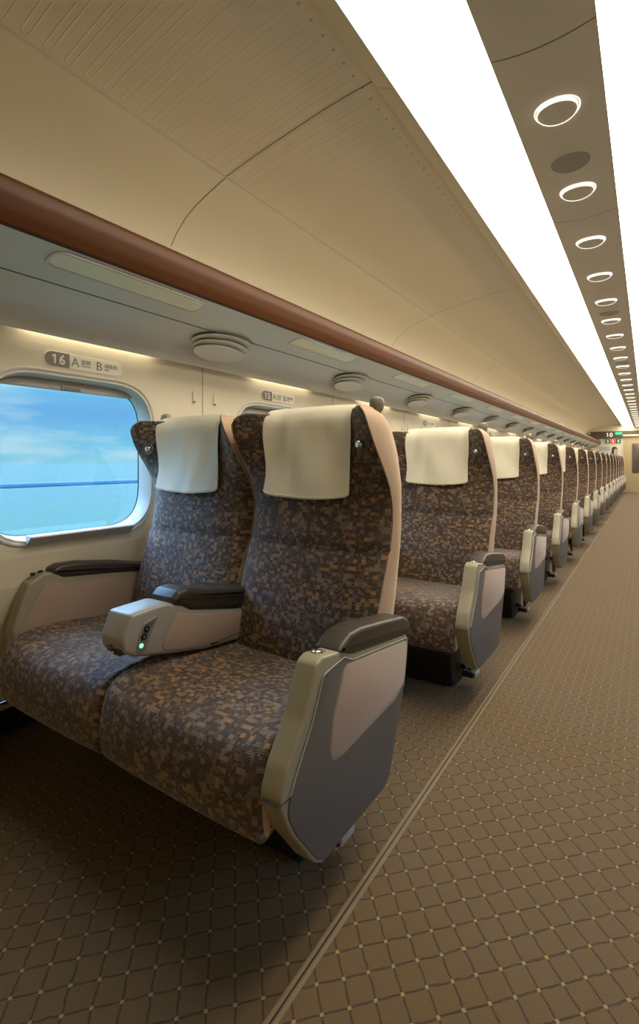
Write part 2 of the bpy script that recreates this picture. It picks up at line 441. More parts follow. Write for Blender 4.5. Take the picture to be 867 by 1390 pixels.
# ceiling: one object each for the centre strip, the light frames and the curved side panels
arch = [(-.137+.274*i/10, 2.178+.017*((i-5)/5)**2) for i in range(11)]
strip('ceiling', arch, M['centre'])
SEAMS = [1.48+1.16*i for i in range(-2, 16)]
PAN = [(.522, 2.308), (.60, 2.303), (.70, 2.293), (.82, 2.276), (.95, 2.255), (1.08, 2.232), (1.205, 2.206), (1.215, 2.200), (1.30, 2.172), (1.38, 2.142), (1.45, 2.105), (1.51, 2.055), (1.553, 2.00), (1.58, 1.90), (1.59, 1.75), (1.59, 1.66)]
for s, n0 in ((-1, 2), (1, 3)):
    strip('ceiling_side_panel', [(s*x, z) for x, z in PAN], M['slotpanel'], angle=60)['kind'] = 'structure'
    # gap behind the frame, then the light frame
    strip('ceiling_light_frame', [(s*.522, 2.308), (s*.522, 2.34), (s*.512, 2.34), (s*.512, 2.283), (s*.506, 2.279), (s*.45, 2.251), (s*.442, 2.249), (s*.442, 2.262)], M['strip'], angle=25)
# joints of the ceiling panels (thin dark grooves that follow the panel)
def ribbon(mb, pts, y, wd=.0022, off=.0008):
    mb.loft([[(x, y-wd, z-off) for x, z in pts], [(x, y+wd, z-off) for x, z in pts]], closed=False)
g = MB()
for i, y in enumerate(SEAMS):
    ribbon(g, arch, y, .0016)
    for s in (-1, 1):
        ribbon(g, [(s*.506, 2.279), (s*.45, 2.251)], y, .001)
        if i % 2 == 0: ribbon(g, [(s*x, z) for x, z in PAN[:-3]], y)
tag(mk('trim_5', g, M['wallgroove'], flat=True, recalc=False), kind='structure')
g = MB()
for s in (-1, 1):
    g.loft([[(s*1.203, y, 2.2055), (s*1.212, y, 2.2008)] for y in (Y0, Y1)], closed=False)
tag(mk('trim_6', g, M['strip'], flat=True, recalc=False), kind='structure')
# the two ceiling light strips, each a row of coved diffusers
LY0 = .85
DIF = [(.442, 2.249), (.430, 2.253), (.40, 2.258), (.36, 2.256), (.32, 2.249), (.27, 2.236), (.22, 2.222), (.17, 2.205), (.137, 2.195)]
for s, side in ((-1, 'left'), (1, 'right')):
    root = empty('ceiling_light_strip', (s*.29, 0, 2.2))
    tag(root, 'continuous bright white ceiling light strip %s' % ('between the slotted side panel and the ring lights' if s < 0 else 'cut by the right edge of the photo'), 'ceiling light', )
    for i, y in enumerate(SEAMS):
        ya = y-PITCH+.006; yb = y-.006
        ya = max(ya, LY0); yb = min(yb, Y1-.01)
        if yb-ya < .05: continue
        d = MB(); d.loft([[(s*x, yy, z) for x, z in DIF] for yy in (ya, yb)], closed=False)
        mk('diffuser', d, M['diffuser'], root, recalc=False, angle=60)
    d = MB(); d.loft([[(s*x, yy, z+.004) for x, z in DIF] for yy in (LY0, Y1)], closed=False)
    mk('backing', d, M['diffuser'], root, recalc=False, angle=60)

# end walls
mb = MB(); mb.box(-1.8, 1.8, Y0-.05, Y0, 0, 2.4); tag(mk('wall_back', mb, M['endwall'], flat=True), kind='structure')
mb = MB(); mb.box(-.5, .5, Y0, LY0-.002, 2.262, 2.32); tag(mk('ceiling_end_panel', mb, M['strip'], flat=True), kind='structure')
mb = MB(); mb.box(-1.8, -.40, Y1, Y1+.08, 0, 2.4); mb.box(.40, 1.8, Y1, Y1+.08, 0, 2.4); mb.box(-.40, .40, Y1, Y1+.08, 1.93, 2.4)
tag(mk('wall_end', mb, M['endcream'], flat=True), kind='structure')
dr = empty('door_1', (0, Y1+.04, 0)); dr['kind'] = 'structure'
mb = MB(); mb.rbox(-.41, .41, Y1+.02, Y1+.06, 0, 1.94, .004); mk('door_leaf', mb, M['endwall'], dr)
mb = MB(); mb.ext(rp([(-.17, .65), (.17, .65), (.17, 1.64), (-.17, 1.64)], .04), Y1+.012, Y1+.03, .003, 2, 'Y'); mk('door_window', mb, plain('smoked_door_glass', (.14, .11, .09), .2), dr)
mb = MB(); mb.ext(rp([(-.185, .635), (.185, .635), (.185, 1.655), (-.185, 1.655)], .05), Y1+.014, Y1+.022, .003, 2, 'Y'); mk('window_surround', mb, M['badge'], dr)
mb = MB(); mb.rbox(-.43, -.40, Y1-.006, Y1+.03, 0, 1.93, .004); mb.rbox(.40, .43, Y1-.006, Y1+.03, 0, 1.93, .004)
tag(mk('trim_7', mb, M['endwall']), kind='structure')
mb = MB(); mb.rbox(-.44, 1.5, Y1-.05, Y1, 1.945, 2.075, .01); tag(mk('trim_8', mb, M['brownband']), kind='structure')
mb = MB(); mb.rbox(-.44, 1.5, Y1-.07, Y1, 1.88, 1.943, .01); tag(mk('trim_9', mb, M['strip']), kind='structure')
mb = MB(); mb.ext([(-1.52, 1.70), (-1.41, 1.64), (-1.14, 1.64), (-1.14, 1.826), (-1.405, 1.826), (-1.405, 1.97), (-1.52, 1.97)], Y1-.05, Y1-.001, .003, 2, 'Y'); tag(mk('trim_11', mb, M['brownband']), kind='structure')
# destination board with car number
r = empty('car_number_board', (-.8, Y1-.05, 1.9)); tag(r, 'dark brown fascia board with cream number 10 on the end wall', 'sign')
mb = MB(); mb.rbox(-1.40, -.44, Y1-.06, Y1-.001, 1.83, 2.07, .008); mk('board', mb, M['brownband'], r)
mk('number', number_mb('10', .19, 'end', (-.835, Y1-.062, 1.885), .002), M['signlit'], r, flat=True)
r = empty('exit_sign', (-.55, Y1-.07, 2)); tag(r, 'small bright green lit exit sign beside the number 10', 'sign')
mb = MB(); mb.rbox(-.66, -.465, Y1-.085, Y1-.0605, 1.945, 2.03, .006); mk('lit_face', mb, M['green'], r)
mb = MB()   # running figure and arrow simplified
mb.lathe((-.585, Y1-.086, 2.012), (0, -1, 0), [(.008, 0), (.008, .001)], 10)
mb.tube([(-.585, Y1-.087, 2.0), (-.592, Y1-.087, 1.982), (-.575, Y1-.087, 1.968), (-.582, Y1-.087, 1.955)], .004, 6)
mb.tube([(-.592, Y1-.087, 1.982), (-.607, Y1-.087, 1.970), (-.62, Y1-.087, 1.965)], .004, 6)
mb.tube([(-.605, Y1-.087, 1.992), (-.588, Y1-.087, 1.997), (-.572, Y1-.087, 1.987)], .003, 6)
mk('running_figure', mb, M['signwhite'], r)
r = empty('toilet_indicator', (-.74, Y1-.03, 1.72)); tag(r, 'small lit panel of green, red and green pictogram squares below the number 10', 'sign')
for i, (c, x) in enumerate((('greendim', -.955), ('red', -.80), ('greendim', -.645))):
    mb = MB(); mb.rbox(x, x+.15, Y1-.03, Y1-.001, 1.665, 1.80, .006); mk('pictogram', mb, M[c], r)
    mb = MB(); xm = x+.075
    mb.lathe((xm, Y1-.031, 1.772), (0, -1, 0), [(.012, 0), (.012, .001)], 10)
    mb.tube([(xm, Y1-.032, 1.757), (xm-.004, Y1-.032, 1.725), (xm-.014, Y1-.032, 1.685)], [.006, .013, .005], 6)
    mb.tube([(xm, Y1-.032, 1.757), (xm+.004, Y1-.032, 1.725), (xm+.014, Y1-.032, 1.685)], [.006, .013, .005], 6)
    mk('figure', mb, M['signlit'], r)
r = empty('advert_poster', (-.9, Y1-.01, 1.1)); tag(r, 'pale advertising poster with a dark-haired person on the end wall', 'poster')
mb = MB(); mb.rbox(-1.20, -.52, Y1-.012, Y1-.001, 1.06, 1.60, .003); mk('sheet', mb, plain('poster_pale_paper', (.62, .62, .58), .5), r)
mb = MB(); mb.ext(rp([(-.80, 1.25), (-.66, 1.2), (-.59, 1.33), (-.60, 1.50), (-.69, 1.555), (-.76, 1.50), (-.77, 1.38)], .04), Y1-.014, Y1-.0115, .001, 1, 'Y'); mk('dark_hair', mb, plain('poster_hair_ink', (.04, .025, .02), .5), r)
mb = MB(); mb.ext(rp([(-.69, 1.28), (-.63, 1.27), (-.595, 1.36), (-.61, 1.46), (-.67, 1.48), (-.70, 1.38)], .03), Y1-.016, Y1-.0135, .001, 1, 'Y'); mk('face', mb, plain('poster_skin_ink', (.60, .40, .28), .5), r)
mb = MB(); mb.ext(rp([(-1.15, 1.40), (-.82, 1.40), (-.82, 1.55), (-1.15, 1.55)], .01), Y1-.014, Y1-.0115, .001, 1, 'Y'); mk('grey_block', mb, plain('poster_grey_ink', (.42, .44, .44), .5), r)

# ------------------------------------------------------------------ windows
def build_window(cy, s=-1):
    root = empty('window', (s*1.505, cy, WZ)); root['kind'] = 'structure'
    X = lambda d: s*(1.505+d)
    # rounded surround: flange on the wall, then the reveal going out to the glass
    prof = [(.000, .004), (-.004, .003), (-.0055, -.001), (-.004, -.006), (.004, -.012), (.022, -.020), (.045, -.026), (.066, -.028), (.0745, -.028), (.078, -.008)]
    loops = []
    base = rrect(cy, WZ, OPH+.016, OPV+.016, OPR+.014, 8)
    for d, o in prof:
        L = inset(base, -o) if abs(o) > 1e-6 else base
        loops.append([(X(d), y, z) for y, z in L])
    mb = MB(); mb.loft(loops, cap0=False, cap1=False); mk('window_frame', mb, M['whitepl'], root, angle=50)
    # dark rubber gasket round the pane
    mb = MB(); L0 = inset(base, .027); L1 = inset(base, .0305)
    mb.loft([[(X(.0735), y, z) for y, z in L0], [(X(.071), y, z) for y, z in L0], [(X(.071), y, z) for y, z in L1], [(X(.0735), y, z) for y, z in L1]], cap0=False, cap1=False)
    mk('gasket', mb, M['black'], root)
    mb = MB(); L = inset(base, .012)
    mb.loft([[(X(.074), y, z) for y, z in L], [(X(.079), y, z) for y, z in L]]); mk('pane', mb, M['glass'], root, flat=True)
    # outer shell ring keeps daylight out between frame and wall
    L = inset(base, .0)
    # sill
    P = rp([(s*1.506, .728), (s*1.472, .758), (s*1.463, .764), (s*1.468, .769), (s*1.506, .771)], .002, 2)
    mb = MB(); mb.ext(P, cy-.19, cy+.21, .003, 2, 'Y'); mk('sill', mb, M['whitepl'], root)
    # rolled-up blind's bottom rail with its handle
    zc = 1.283
    Q = inset(base, .0265); Q = [q for q in Q if q[1] > zc]; Q.sort(key=lambda q: q[0])
    Q = [(Q[0][0]-.004, zc)]+Q+[(Q[-1][0]+.004, zc)]
    mb = MB(); mb.ext(Q, s*1.548, s*1.560, .003, 2); bl = mk('blind', mb, M['blind'], root)
    mb = MB(); mb.rbox(s*1.541, s*1.549, cy-.045, cy+.03, 1.2875, 1.3015, .004); mk('blind_handle', mb, M['blind'], root)
    mb = MB(); mb.rbox(s*1.5405, s*1.542, cy-.039, cy+.024, 1.2905, 1.2985, .0007); mk('handle_slot', mb, M['badge'], root)
    return root
w1 = build_window(WIN_Y[0]); w1.name = 'window_1'
wr = build_window(WIN_Y[0], 1); wr.name = 'window_17'
for i in range(1, ROWS):
    c = copy_tree(w1); c.location.y = WIN_Y[i]; c.name = 'window_%d' % (i+1)
    c = copy_tree(wr); c.location.y = WIN_Y[i]; c.name = 'window_%d' % (i+17)
# vertical wall joints midway between windows
g = MB()
for s in (-1, 1):
    for k in range(-1, ROWS):
        y = WIN_Y[0]+.607+PITCH*k; x = s*1.5045
        g.box(min(x, x+s*.003), max(x, x+s*.003), y-.0018, y+.0018, .70, 1.50)
tag(mk('trim_10', g, M['wallgroove'], flat=True), kind='structure')

def ordw(i):
    return ['nearest', 'second', 'third', 'fourth', 'fifth', 'sixth', 'seventh', 'eighth', 'ninth', 'tenth', 'eleventh', 'twelfth', 'thirteenth', 'fourteenth', 'fifteenth', 'sixteenth', 'seventeenth', 'eighteenth', 'nineteenth', 'twentieth', 'twenty-first', 'twenty-second', 'twenty-third', 'twenty-fourth', 'twenty-fifth', 'twenty-sixth', 'twenty-seventh', 'twenty-eighth', 'twenty-ninth', 'thirtieth', 'thirty-first', 'thirty-second', 'thirty-third', 'thirty-fourth', 'thirty-fifth'][i]

# ------------------------------------------------------------------ coat hooks on the wall
def hook(y):
    root = empty('coat_hook', (WX, y, 1.32))
    mb = MB(); mb.ext(rp([(y-.0065, 1.298), (y+.0065, 1.298), (y+.0065, 1.348), (y-.0065, 1.348)], .006), WX+.0005, WX+.004, .001, 2); mk('hook_plate', mb, M['wall'], root)
    mb = MB(); mb.rbox(WX+.0045, WX+.0125, y-.004, y+.004, 1.2935, 1.302, .002); mk('peg', mb, M['knob'], root)
    return root
h0 = hook(WIN_Y[0]+.55); h1 = hook(WIN_Y[0]+.68)
for k in range(ROWS-1):
    for j, h in enumerate((h0, h1)):
        o = h if k == 0 else copy_tree(h)
        o.location.y = WIN_Y[0]+(.55, .68)[j]+PITCH*k
        n = ROWS-k
        tag(o, 'small cream wall hook %s the wall joint between windows %d and %d' % (('left of', 'right of')[j], n, n-1), 'hook', 'wall hooks between the windows')

# ------------------------------------------------------------------ seat number signs
for k in range(ROWS):
    n = ROWS-k; yy = PITCH*k
    r = empty('seat_number_sign', (WX+.001, 1.045+yy, 1.388))
    tag(r, 'cream rounded seat sign above the window reading %d, A and B' % n, 'sign', 'seat number signs above the windows')
    hh = .027; zc = 1.387
    mb = MB(); mb.ext(rrect(1.045+yy, zc, .153, hh, .0265, 6), WX+.0004, WX+.002, .0006, 1); mk('plate', mb, M['plate'], r)
    ya = .8925+yy
    P = [(.982+yy, zc-hh+.001), (.982+yy, zc+hh-.001)] + [(ya+.0265-.0255*math.sin(PI*t/8), zc+.026*math.cos(PI*t/8)) for t in range(9)]
    mb = MB(); mb.ext(P, WX+.002, WX+.0028, .0003, 1); mk('number_badge', mb, M['badge'], r)
    mk('row_number', number_mb(str(n), .047, 'wall', (WX+.003, .940+yy, zc-.0165), .0004), M['plate'], r, flat=True)
    mk('seat_letter', text_mb('A', .047, 'wall', (WX+.0022, .988+yy, zc-.0165), .0004), M['badge'], r, flat=True)
    mk('seat_letter', text_mb('B', .047, 'wall', (WX+.0022, 1.085+yy, zc-.0165), .0004), M['badge'], r, flat=True)
    if k < 4:
        mk('small_caption', text_mb('窓側', .0185, 'wall', (WX+.0022, 1.026+yy, zc-.002), .0003), M['badge'], r, flat=True)
        mk('small_caption', text_mb('Window', .0105, 'wall', (WX+.0022, 1.026+yy, zc-.0135), .0003), M['badge'], r, flat=True)
        mk('small_caption', text_mb('通路側', .0185, 'wall', (WX+.0022, 1.119+yy, zc-.002), .0003), M['badge'], r, flat=True)
        mk('small_caption', text_mb('Aisle', .0105, 'wall', (WX+.0022, 1.119+yy, zc-.0135), .0003), M['badge'], r, flat=True)

# ------------------------------------------------------------------ luggage racks
def rack(s):
    r = empty('luggage_rack', (s*1.3, 0, 1.6))
    tag(r, 'long luggage rack with brown front rail above the windows' if s < 0 else 'long luggage rack with brown front rail on the unseen right side', 'luggage rack')
    rail = rp([(s*1.150, 1.620), (s*1.110, 1.627), (s*1.092, 1.66), (s*1.082, 1.70), (s*1.086, 1.735), (s*1.105, 1.748), (s*1.15, 1.745)], [.01, .012, .08, .08, .02, .01, .01], 6)
    mb = MB(); mb.loft([[(x, y, z) for x, z in rail] for y in (Y0, Y1)]); mk('rail', mb, M['railwood'], r, angle=50)
    up = [(1.118, 1.6235), (1.135, 1.617), (1.168, 1.6085), (1.29, 1.578)]
    mb = MB(); mb.loft([[(s*x, y, z) for x, z in up] for y in (Y0, Y1)], closed=False); mk('underside_panel', mb, M['rackunder'], r, angle=50)
    lo = [(1.294, 1.5775), (1.36, 1.561), (1.41, 1.546), (1.445, 1.522), (1.462, 1.49), (1.466, 1.462), (1.470, 1.458), (1.474, 1.462), (1.474, 1.50)]
    mb = MB(); mb.loft([[(s*x, y, z) for x, z in lo] for y in (Y0, Y1)], closed=False); mk('duct_cover', mb, M['rackunder'], r, angle=50)
    mb = MB(); mb.loft([[(s*x, y, z) for x, z in [(1.2885, 1.5768), (1.292, 1.5755), (1.2955, 1.5755)]] for y in (Y0, Y1)], closed=False); mk('shadow_gap', mb, M['ventdark'], r, recalc=False)
    mb = MB(); mb.loft([[(s*x, y, z) for x, z in [(1.14, 1.70), (1.16, 1.68), (1.59, 1.66)]] for y in (Y0, Y1)], closed=False); mk('shelf', mb, M['rackunder'], r)
    mb = MB(); mb.box(min(s*1.474, s*1.507), max(s*1.474, s*1.507), Y0, Y1, 1.50, 1.51); mk('light_trough', mb, M['wall'], r, flat=True)
    return r
rack(-1); rack(1)
# underside lens panels
def uz(x): return 1.6085+(1.168-x)*.25 if False else 1.6085-(x-1.168)*.25
def lens(y0, y1):
    root = empty('oblong_lens_panel', (-1.175, (y0+y1)/2, 1.607))
    sl = -.25
    P = rrect((y0+y1)/2, 0, (y1-y0)/2, .043, .0425, 8)     # (y, lateral)
    def lp(o, d): return [(-1.172-b, a, uz(1.172+b)-.0006-d) for a, b in (inset(P, o) if o > 0 else P)]
    mb = MB(); mb.loft([lp(0, 0), lp(0, .003), lp(.006, .0035), lp(.009, .0005)], cap0=False, cap1=False); mk('bezel', mb, M['rackunder'], root)
    mb = MB(); mb.loft([lp(.009, .0003), lp(.012, .0012), lp(.02, .0016)], cap0=False); mk('lens', mb, M['cream'], root)
    return root
l0 = lens(.735, 1.315)
for k in range(ROWS):
    o = l0 if k == 0 else copy_tree(l0); o.location.y = 1.025+PITCH*k
    tag(o, 'cream oblong panel under the luggage rack, %s' % (ordw(k)+(' the camera' if k == 0 else ' from the camera')).replace('nearest the', 'nearest to the'), 'panel', 'oblong panels under the rack')
# air vents
def vent():
    yc, xc = 1.607, 1.375
    root = empty('air_vent', (-xc, yc, 1.56)); ang = math.atan(.25)
    def P(dy, dl, dz): # dl lateral towards the wall (more negative X)
        x = xc+dl; return (-x, yc+dy, uz(x)-.004-dz if x < 1.36 else uz(1.36)-(x-1.36)*.30-.004-dz)
    def ell(ry, rl, d): # ellipses share their wall-side edge
        return [P(ry*math.cos(2*PI*t/48), (.062-rl)+rl*math.sin(2*PI*t/48), d) for t in range(48)]
    dz = -.004
    for q, (ry, rl) in enumerate(((.172, .088), (.158, .076), (.144, .064))):
        mb = MB(); mb.loft([ell(ry-.012, rl-.010, dz), ell(ry-.012, rl-.010, dz+.015)]); mk('slot', mb, M['ventdark'], root)
        mb = MB(); th = .0035 if q < 2 else .004
        L = [ell(ry-.003, rl-.003, dz+.0105), ell(ry, rl, dz+.0115), ell(ry, rl, dz+.0115+th), ell(ry-.004, rl-.004, dz+.0125+th)]
        if q == 2: L += [ell(ry-.02, rl-.016, dz+.0145+th)]
        mb.loft(L); mk('louvre' if q < 2 else 'cover', mb, M['rackunder'], root, angle=40)
        dz += .0145
    mb = MB(); mb.add([P(dy, dl+.08, .0) for dy, dl in ((-.016, -.003), (.016, -.003), (.016, .003), (-.016, .003))], [(0, 1, 2, 3)]); mk('notch', mb, M['ventdark'], root, flat=True)
    return root
v0 = vent()
for k in range(ROWS-1):
    o = v0 if k == 0 else copy_tree(v0); o.location.y = 1.607+PITCH*k
    tag(o, 'oval louvred air vent under the luggage rack, %s' % ('nearest to the camera' if k == 0 else ordw(k)+' from the camera'), 'vent', 'air vents under the rack')
# window washer lamps hidden in the trough
mb = MB(); mb.rbox(-1.502, -1.477, .81, 1.335, 1.490, 1.499, .002); r0 = mk('window_washer_lamp', mb, M['washer'])
for v in r0.data.vertices: v.co.y -= 1.07
r0.location.y = 1.07
for k in range(ROWS):
    o = r0 if k == 0 else r0.copy()
    if k: COL.objects.link(o)
    o.location.y = 1.07+PITCH*k
    tag(o, 'slim warm lamp glowing on the wall above window sign %d' % (ROWS-k), 'lamp', 'warm lamps above the windows')

# ------------------------------------------------------------------ ring downlights and speakers
def ring():
    y, z = 1.78, 2.178
    root = empty('ring_light', (0, y, z))
    def zz(x): return 2.178+.017*(x/.137)**2
    for nm, ra, rb, dz in (('glowing_ring', .0668, .0695, .002), ('inner_ring', .0595, .0618, .010)):
        mb = MB(); L = []
        for r_, d in ((ra, -.001), (ra, dz), ((ra+rb)/2, dz+.002), (rb, dz), (rb, -.001)):
            L.append([(r_*math.cos(2*PI*t/40), y+r_*math.sin(2*PI*t/40), zz(r_*math.cos(2*PI*t/40))-d) for t in range(40)])
        mb.loft(L, cap0=False, cap1=False); mk(nm, mb, M['led_ring'], root, angle=60)
    mb = MB(); L = []
    for r_, d in ((.0595, .0), (.0592, .0095), (.057, .0098), (.04, .0098), (.01, .0098)):
        L.append([(r_*math.cos(2*PI*t/40), y+r_*math.sin(2*PI*t/40), zz(r_*math.cos(2*PI*t/40))-d) for t in range(40)])
    mb.loft(L, cap0=False); mk('centre_disc', mb, M['centre'], root)
    return root
r0 = ring()
for k in range(31):
    y = 1.78+.58*k
    if y > Y1-.1: break
    o = r0 if k == 0 else copy_tree(r0); o.location.y = y
    tag(o, 'round ceiling light with a double glowing ring, %s' % ('nearest to the camera' if k == 0 else ordw(k)+' from the camera'), 'ceiling light', 'ring lights along the ceiling centre')
def spk():
    y = 2.12; mb = MB(); L = []
    zz = lambda x: 2.178+.017*(x/.137)**2
    for r_, d in ((.068, -.001), (.068, .0015), (.065, .002), (.03, .0022), (.01, .0022)):
        L.append([(r_*math.cos(2*PI*t/40), y+r_*math.sin(2*PI*t/40), zz(r_*math.cos(2*PI*t/40))-d) for t in range(40)])
    mb.loft(L, cap0=False); o = mk('ceiling_speaker', mb, M['speaker'])
    for v in o.data.vertices: v.co.y -= y
    return o
s0 = spk()
for k in range(8):
    o = s0 if k == 0 else s0.copy()
    if k: COL.objects.link(o)
    o.location.y = 2.12+2.32*k
    tag(o, 'dull grey flush speaker disc in the ceiling, %s' % ('between the two nearest ring lights' if k == 0 else ordw(k)+' from the camera'), 'speaker', 'ceiling speakers')

# ------------------------------------------------------------------ the double seat
XC = -.922
def lerp_tab(t, tab):
    if t <= tab[0][0]: return tab[0][1]
    for (a, va), (b_, vb) in zip(tab, tab[1:]):
        if t <= b_:
            k = (t-a)/(b_-a); return va+(vb-va)*k
    return tab[-1][1]
def smooth_tab(t, tab):       # average for smoothness
    return sum(lerp_tab(t+d, tab) for d in (-.03, -.015, 0, .015, .03))/5
YE = [(.40, 1.19), (.5, 1.205), (.62, 1.245), (.72, 1.285), (.80, 1.315), (.88, 1.325), (.94, 1.305), (1.0, 1.268), (1.06, 1.222), (1.12, 1.187), (1.18, 1.172)]
YC = [(.40, 1.185), (.5, 1.19), (.6, 1.205), (.72, 1.235), (.78, 1.245), (.9, 1.268), (1.0, 1.285), (1.1, 1.295), (1.18, 1.30)]
YR = [(.40, 1.335), (.5, 1.36), (.6, 1.385), (.75, 1.405), (.95, 1.415), (1.05, 1.405), (1.12, 1.375), (1.16, 1.34), (1.18, 1.315)]
HW = [(.40, .255), (.6, .262), (.8, .268), (.95, .267), (1.05, .262), (1.12, .256), (1.15, .250), (1.165, .240), (1.178, .222)]
def back_front(u, z):
    ye, yc = smooth_tab(z, YE), smooth_tab(z, YC)
    a = abs(u)
    if ye > yc: y = yc+(ye-yc)*a**4
    else: y = yc+(ye-yc)*max(0, (a-.42)/.58)**1.5
    # roll the very edge round
    if a > .9: y += .012*((a-.9)/.1)**2
    return y
ZS = [.41, .46, .50, .55, .60, .65, .70, .745, .758, .77, .80, .84, .88, .92, .95, .98, 1.01, 1.04, 1.07, 1.10, 1.125, 1.145, 1.16, 1.17, 1.177, 1.181]
US = [-1, -.97, -.93, -.88, -.8, -.7, -.6, -.5, -.38, -.2, 0, .2, .38, .5, .6, .7, .8, .88, .93, .97, 1]
def backrest(xc, root, who):
    front, shell = [], []; uvf = []
    for j, z in enumerate(ZS):
        hw = lerp_tab(z, HW); yr = lerp_tab(z, YR)
        tz = max(0, (z-1.14)/.041)           # roll over the top
        row = []
        for u in US:
            y = back_front(u, z)+.03*tz**2
            if z == .758: y += .007          # stitched seam across the back
            row.append((xc+u*hw, y, z))
            uvf.append((xc+u*hw+3, z*1.0))
        front.append(row)
        l, rr = row[0], row[-1]; th = max(.02, yr-rr[1])
        yy = rr[1]
        shell.append([(rr[0], yy, z), (rr[0]+.004, yy+th*.25, z), (rr[0]+.004, yy+th*.6, z), (rr[0]-.004, yy+th*.88, z), (rr[0]-.03, yy+th, z), (xc+.1, yy+th+.006, z), (xc-.1, yy+th+.006, z), (l[0]+.03, yy+th, z), (l[0]+.004, yy+th*.88, z), (l[0]-.004, yy+th*.6, z), (l[0]-.004, yy+th*.25, z), (l[0], yy, z)])
    mb = MB(); mb.loft(front, closed=False, uvs=uvf)
    # fabric runs over the top to the rear
    top = front[-1]; n = len(top); t2 = []; uv2 = []
    for k in range(4):
        t = k/3
        row = []
        for i, p in enumerate(top):
            u = US[i]; yend = shell[-1][4][1]
            row.append((p[0], p[1]+(yend-p[1])*t, p[2]+.002*math.sin(PI*t)*(1-u*u))); uv2.append((p[0]+3, p[2]+.05*t))
        t2.append(row)
    mb.loft(t2, closed=False, uvs=uv2)
    back = mk('backrest', mb, M['fabric'], root, angle=60)
    mb = MB(); mb.loft(shell, closed=False); mk('backrest_shell', mb, M['beige'], root, angle=60)
    # piping where the cloths meet
    mb = MB()
    for e in (0, -1):
        mb = MB(); mb.tube([(r_[e][0], r_[e][1]-.001, r_[e][2]) for r_ in front], .0022, 6)
        mk('piping', mb, M['panelcloth'], back)
    # reading lamp in the outer wing
    s = 1 if who == 'aisle' else -1
    x = xc+s*.214; z = 1.072; y = back_front(.80, z)
    ax = (-s*.45, -1, -.05)
    y -= .008; lm = MB(); lm.lathe((x, y+.004, z), ax, [(.0235, 0), (.0235, .005), (.021, .0085), (.016, .006), (.013, .004)], 28)
    lamp = mk('reading_lamp', lm, M['graypl'], back)
    a = Vector(ax).normalized(); c = Vector((x, y+.004, z))+a*.004
    lm = MB()
    if who == 'aisle': lm.lathe(c, ax, [(.011, 0), (.0125, .008), (.0115, .016), (.008, .020), (.003, .021)], 24)
    else: lm.lathe(c, ax, [(.0115, 0), (.012, .003), (.010, .006), (.004, .007)], 24)
    mk('lamp_head', lm, M['chrome'], lamp)
    # grab knob on the outer rear corner
    kx = xc+s*.213; ky = 1.335
    km = MB(); km.lathe((kx, ky, 1.155), (0, 0, 1), [(.012, 0), (.013, .015), (.019, .024), (.0225, .036), (.0225, .048), (.019, .057), (.011, .062), (.003, .063)], 24)
    mk('grab_knob', km, M['knob'], root)
    # headrest cloth over the top
    rows = []; xo = xc+(-.005 if who == 'aisle' else -.012)
    path = []
    for z in [.915, .93, .95, .98, 1.01, 1.04, 1.07, 1.10, 1.13, 1.15, 1.165, 1.176]: path.append(('f', z))
    nU = 26
    rnd = random.Random(3 if who == 'aisle' else 8); ph = [rnd.uniform(0, 6) for _ in range(6)]
    def wrink(u, z):
        return .0035*math.sin(5*u+7*(z-1)*3+ph[0])+.002*math.sin(11*u-20*z+ph[1])+.0025*math.exp(-((u-.2-(1.1-z)*2.2)/.16)**2)-.003*math.exp(-((u+.35)/.12)**2)
    outer = []
    for kind, z in path:
        row = []
        for i in range(nU+1):
            u = -1+2*i/nU; hw = .165-.004*max(0, (1.0-z)/.1)*(1)+.003*math.sin(z*30)
            xx = xo+u*hw; uu = (xx-xc)/.262
            tz = max(0, (z-1.14)/.041)
            zc_ = z - (.012*(1-u*u) if z < .94 else 0) + .006*math.exp(-((1-abs(u))/.05)**2)*(z < .93)
            y = min(back_front(uu, z), smooth_tab(z, YC)-.002)-.012+.018*tz**2
            y -= wrink(u, z)*min(1, (1.19-z)/.06)+.006*(1-u*u)*max(0, (1.1-z)/.2)
            row.append((xx, y, zc_))
        outer.append(row)
    for t in (.25, .5, .75, 1):
        row = []
        for i in range(nU+1):
            u = -1+2*i/nU; xx = xo+u*.165; y0 = outer[11][i][1]
            row.append((xx, y0+(1.37-y0)*t, 1.196+.005*math.sin(PI*t)-(.03*t**4)-.006*abs(u)**6))
        outer.append(row)
    for z in (1.13, 1.08, 1.04):
        outer.append([(xo+(-1+2*i/nU)*.165, lerp_tab(z, YR)+.014+.008*(z < 1.1), z) for i in range(nU+1)])
    cm = MB(); th = .0028
    inner = [[(x, y+th if k < 12 else (y if k < 16 else y-th), z-(th if 11 < k < 16 else 0)) for x, y, z in r_] for k, r_ in enumerate(outer)]
    cm.loft([o_+i_[::-1] for o_, i_ in zip(outer, inner)])
    cov = mk('headrest_cover', cm, M['linen'], back, angle=70)
    # hem line
    hm = MB(); hm.tube([(p[0], p[1]-.0006, p[2]+.006) for p in outer[0]], .0012, 5); mk('hem', hm, M['linen'], cov)
    return back
CUSH = [(1.20, .285), (1.20, .425), (1.08, .437), (.98, .449), (.90, .457), (.83, .457), (.785, .449), (.752, .430), (.736, .400), (.727, .365), (.724, .335), (.728, .30), (.738, .268), (.76, .262), (.80, .275)]
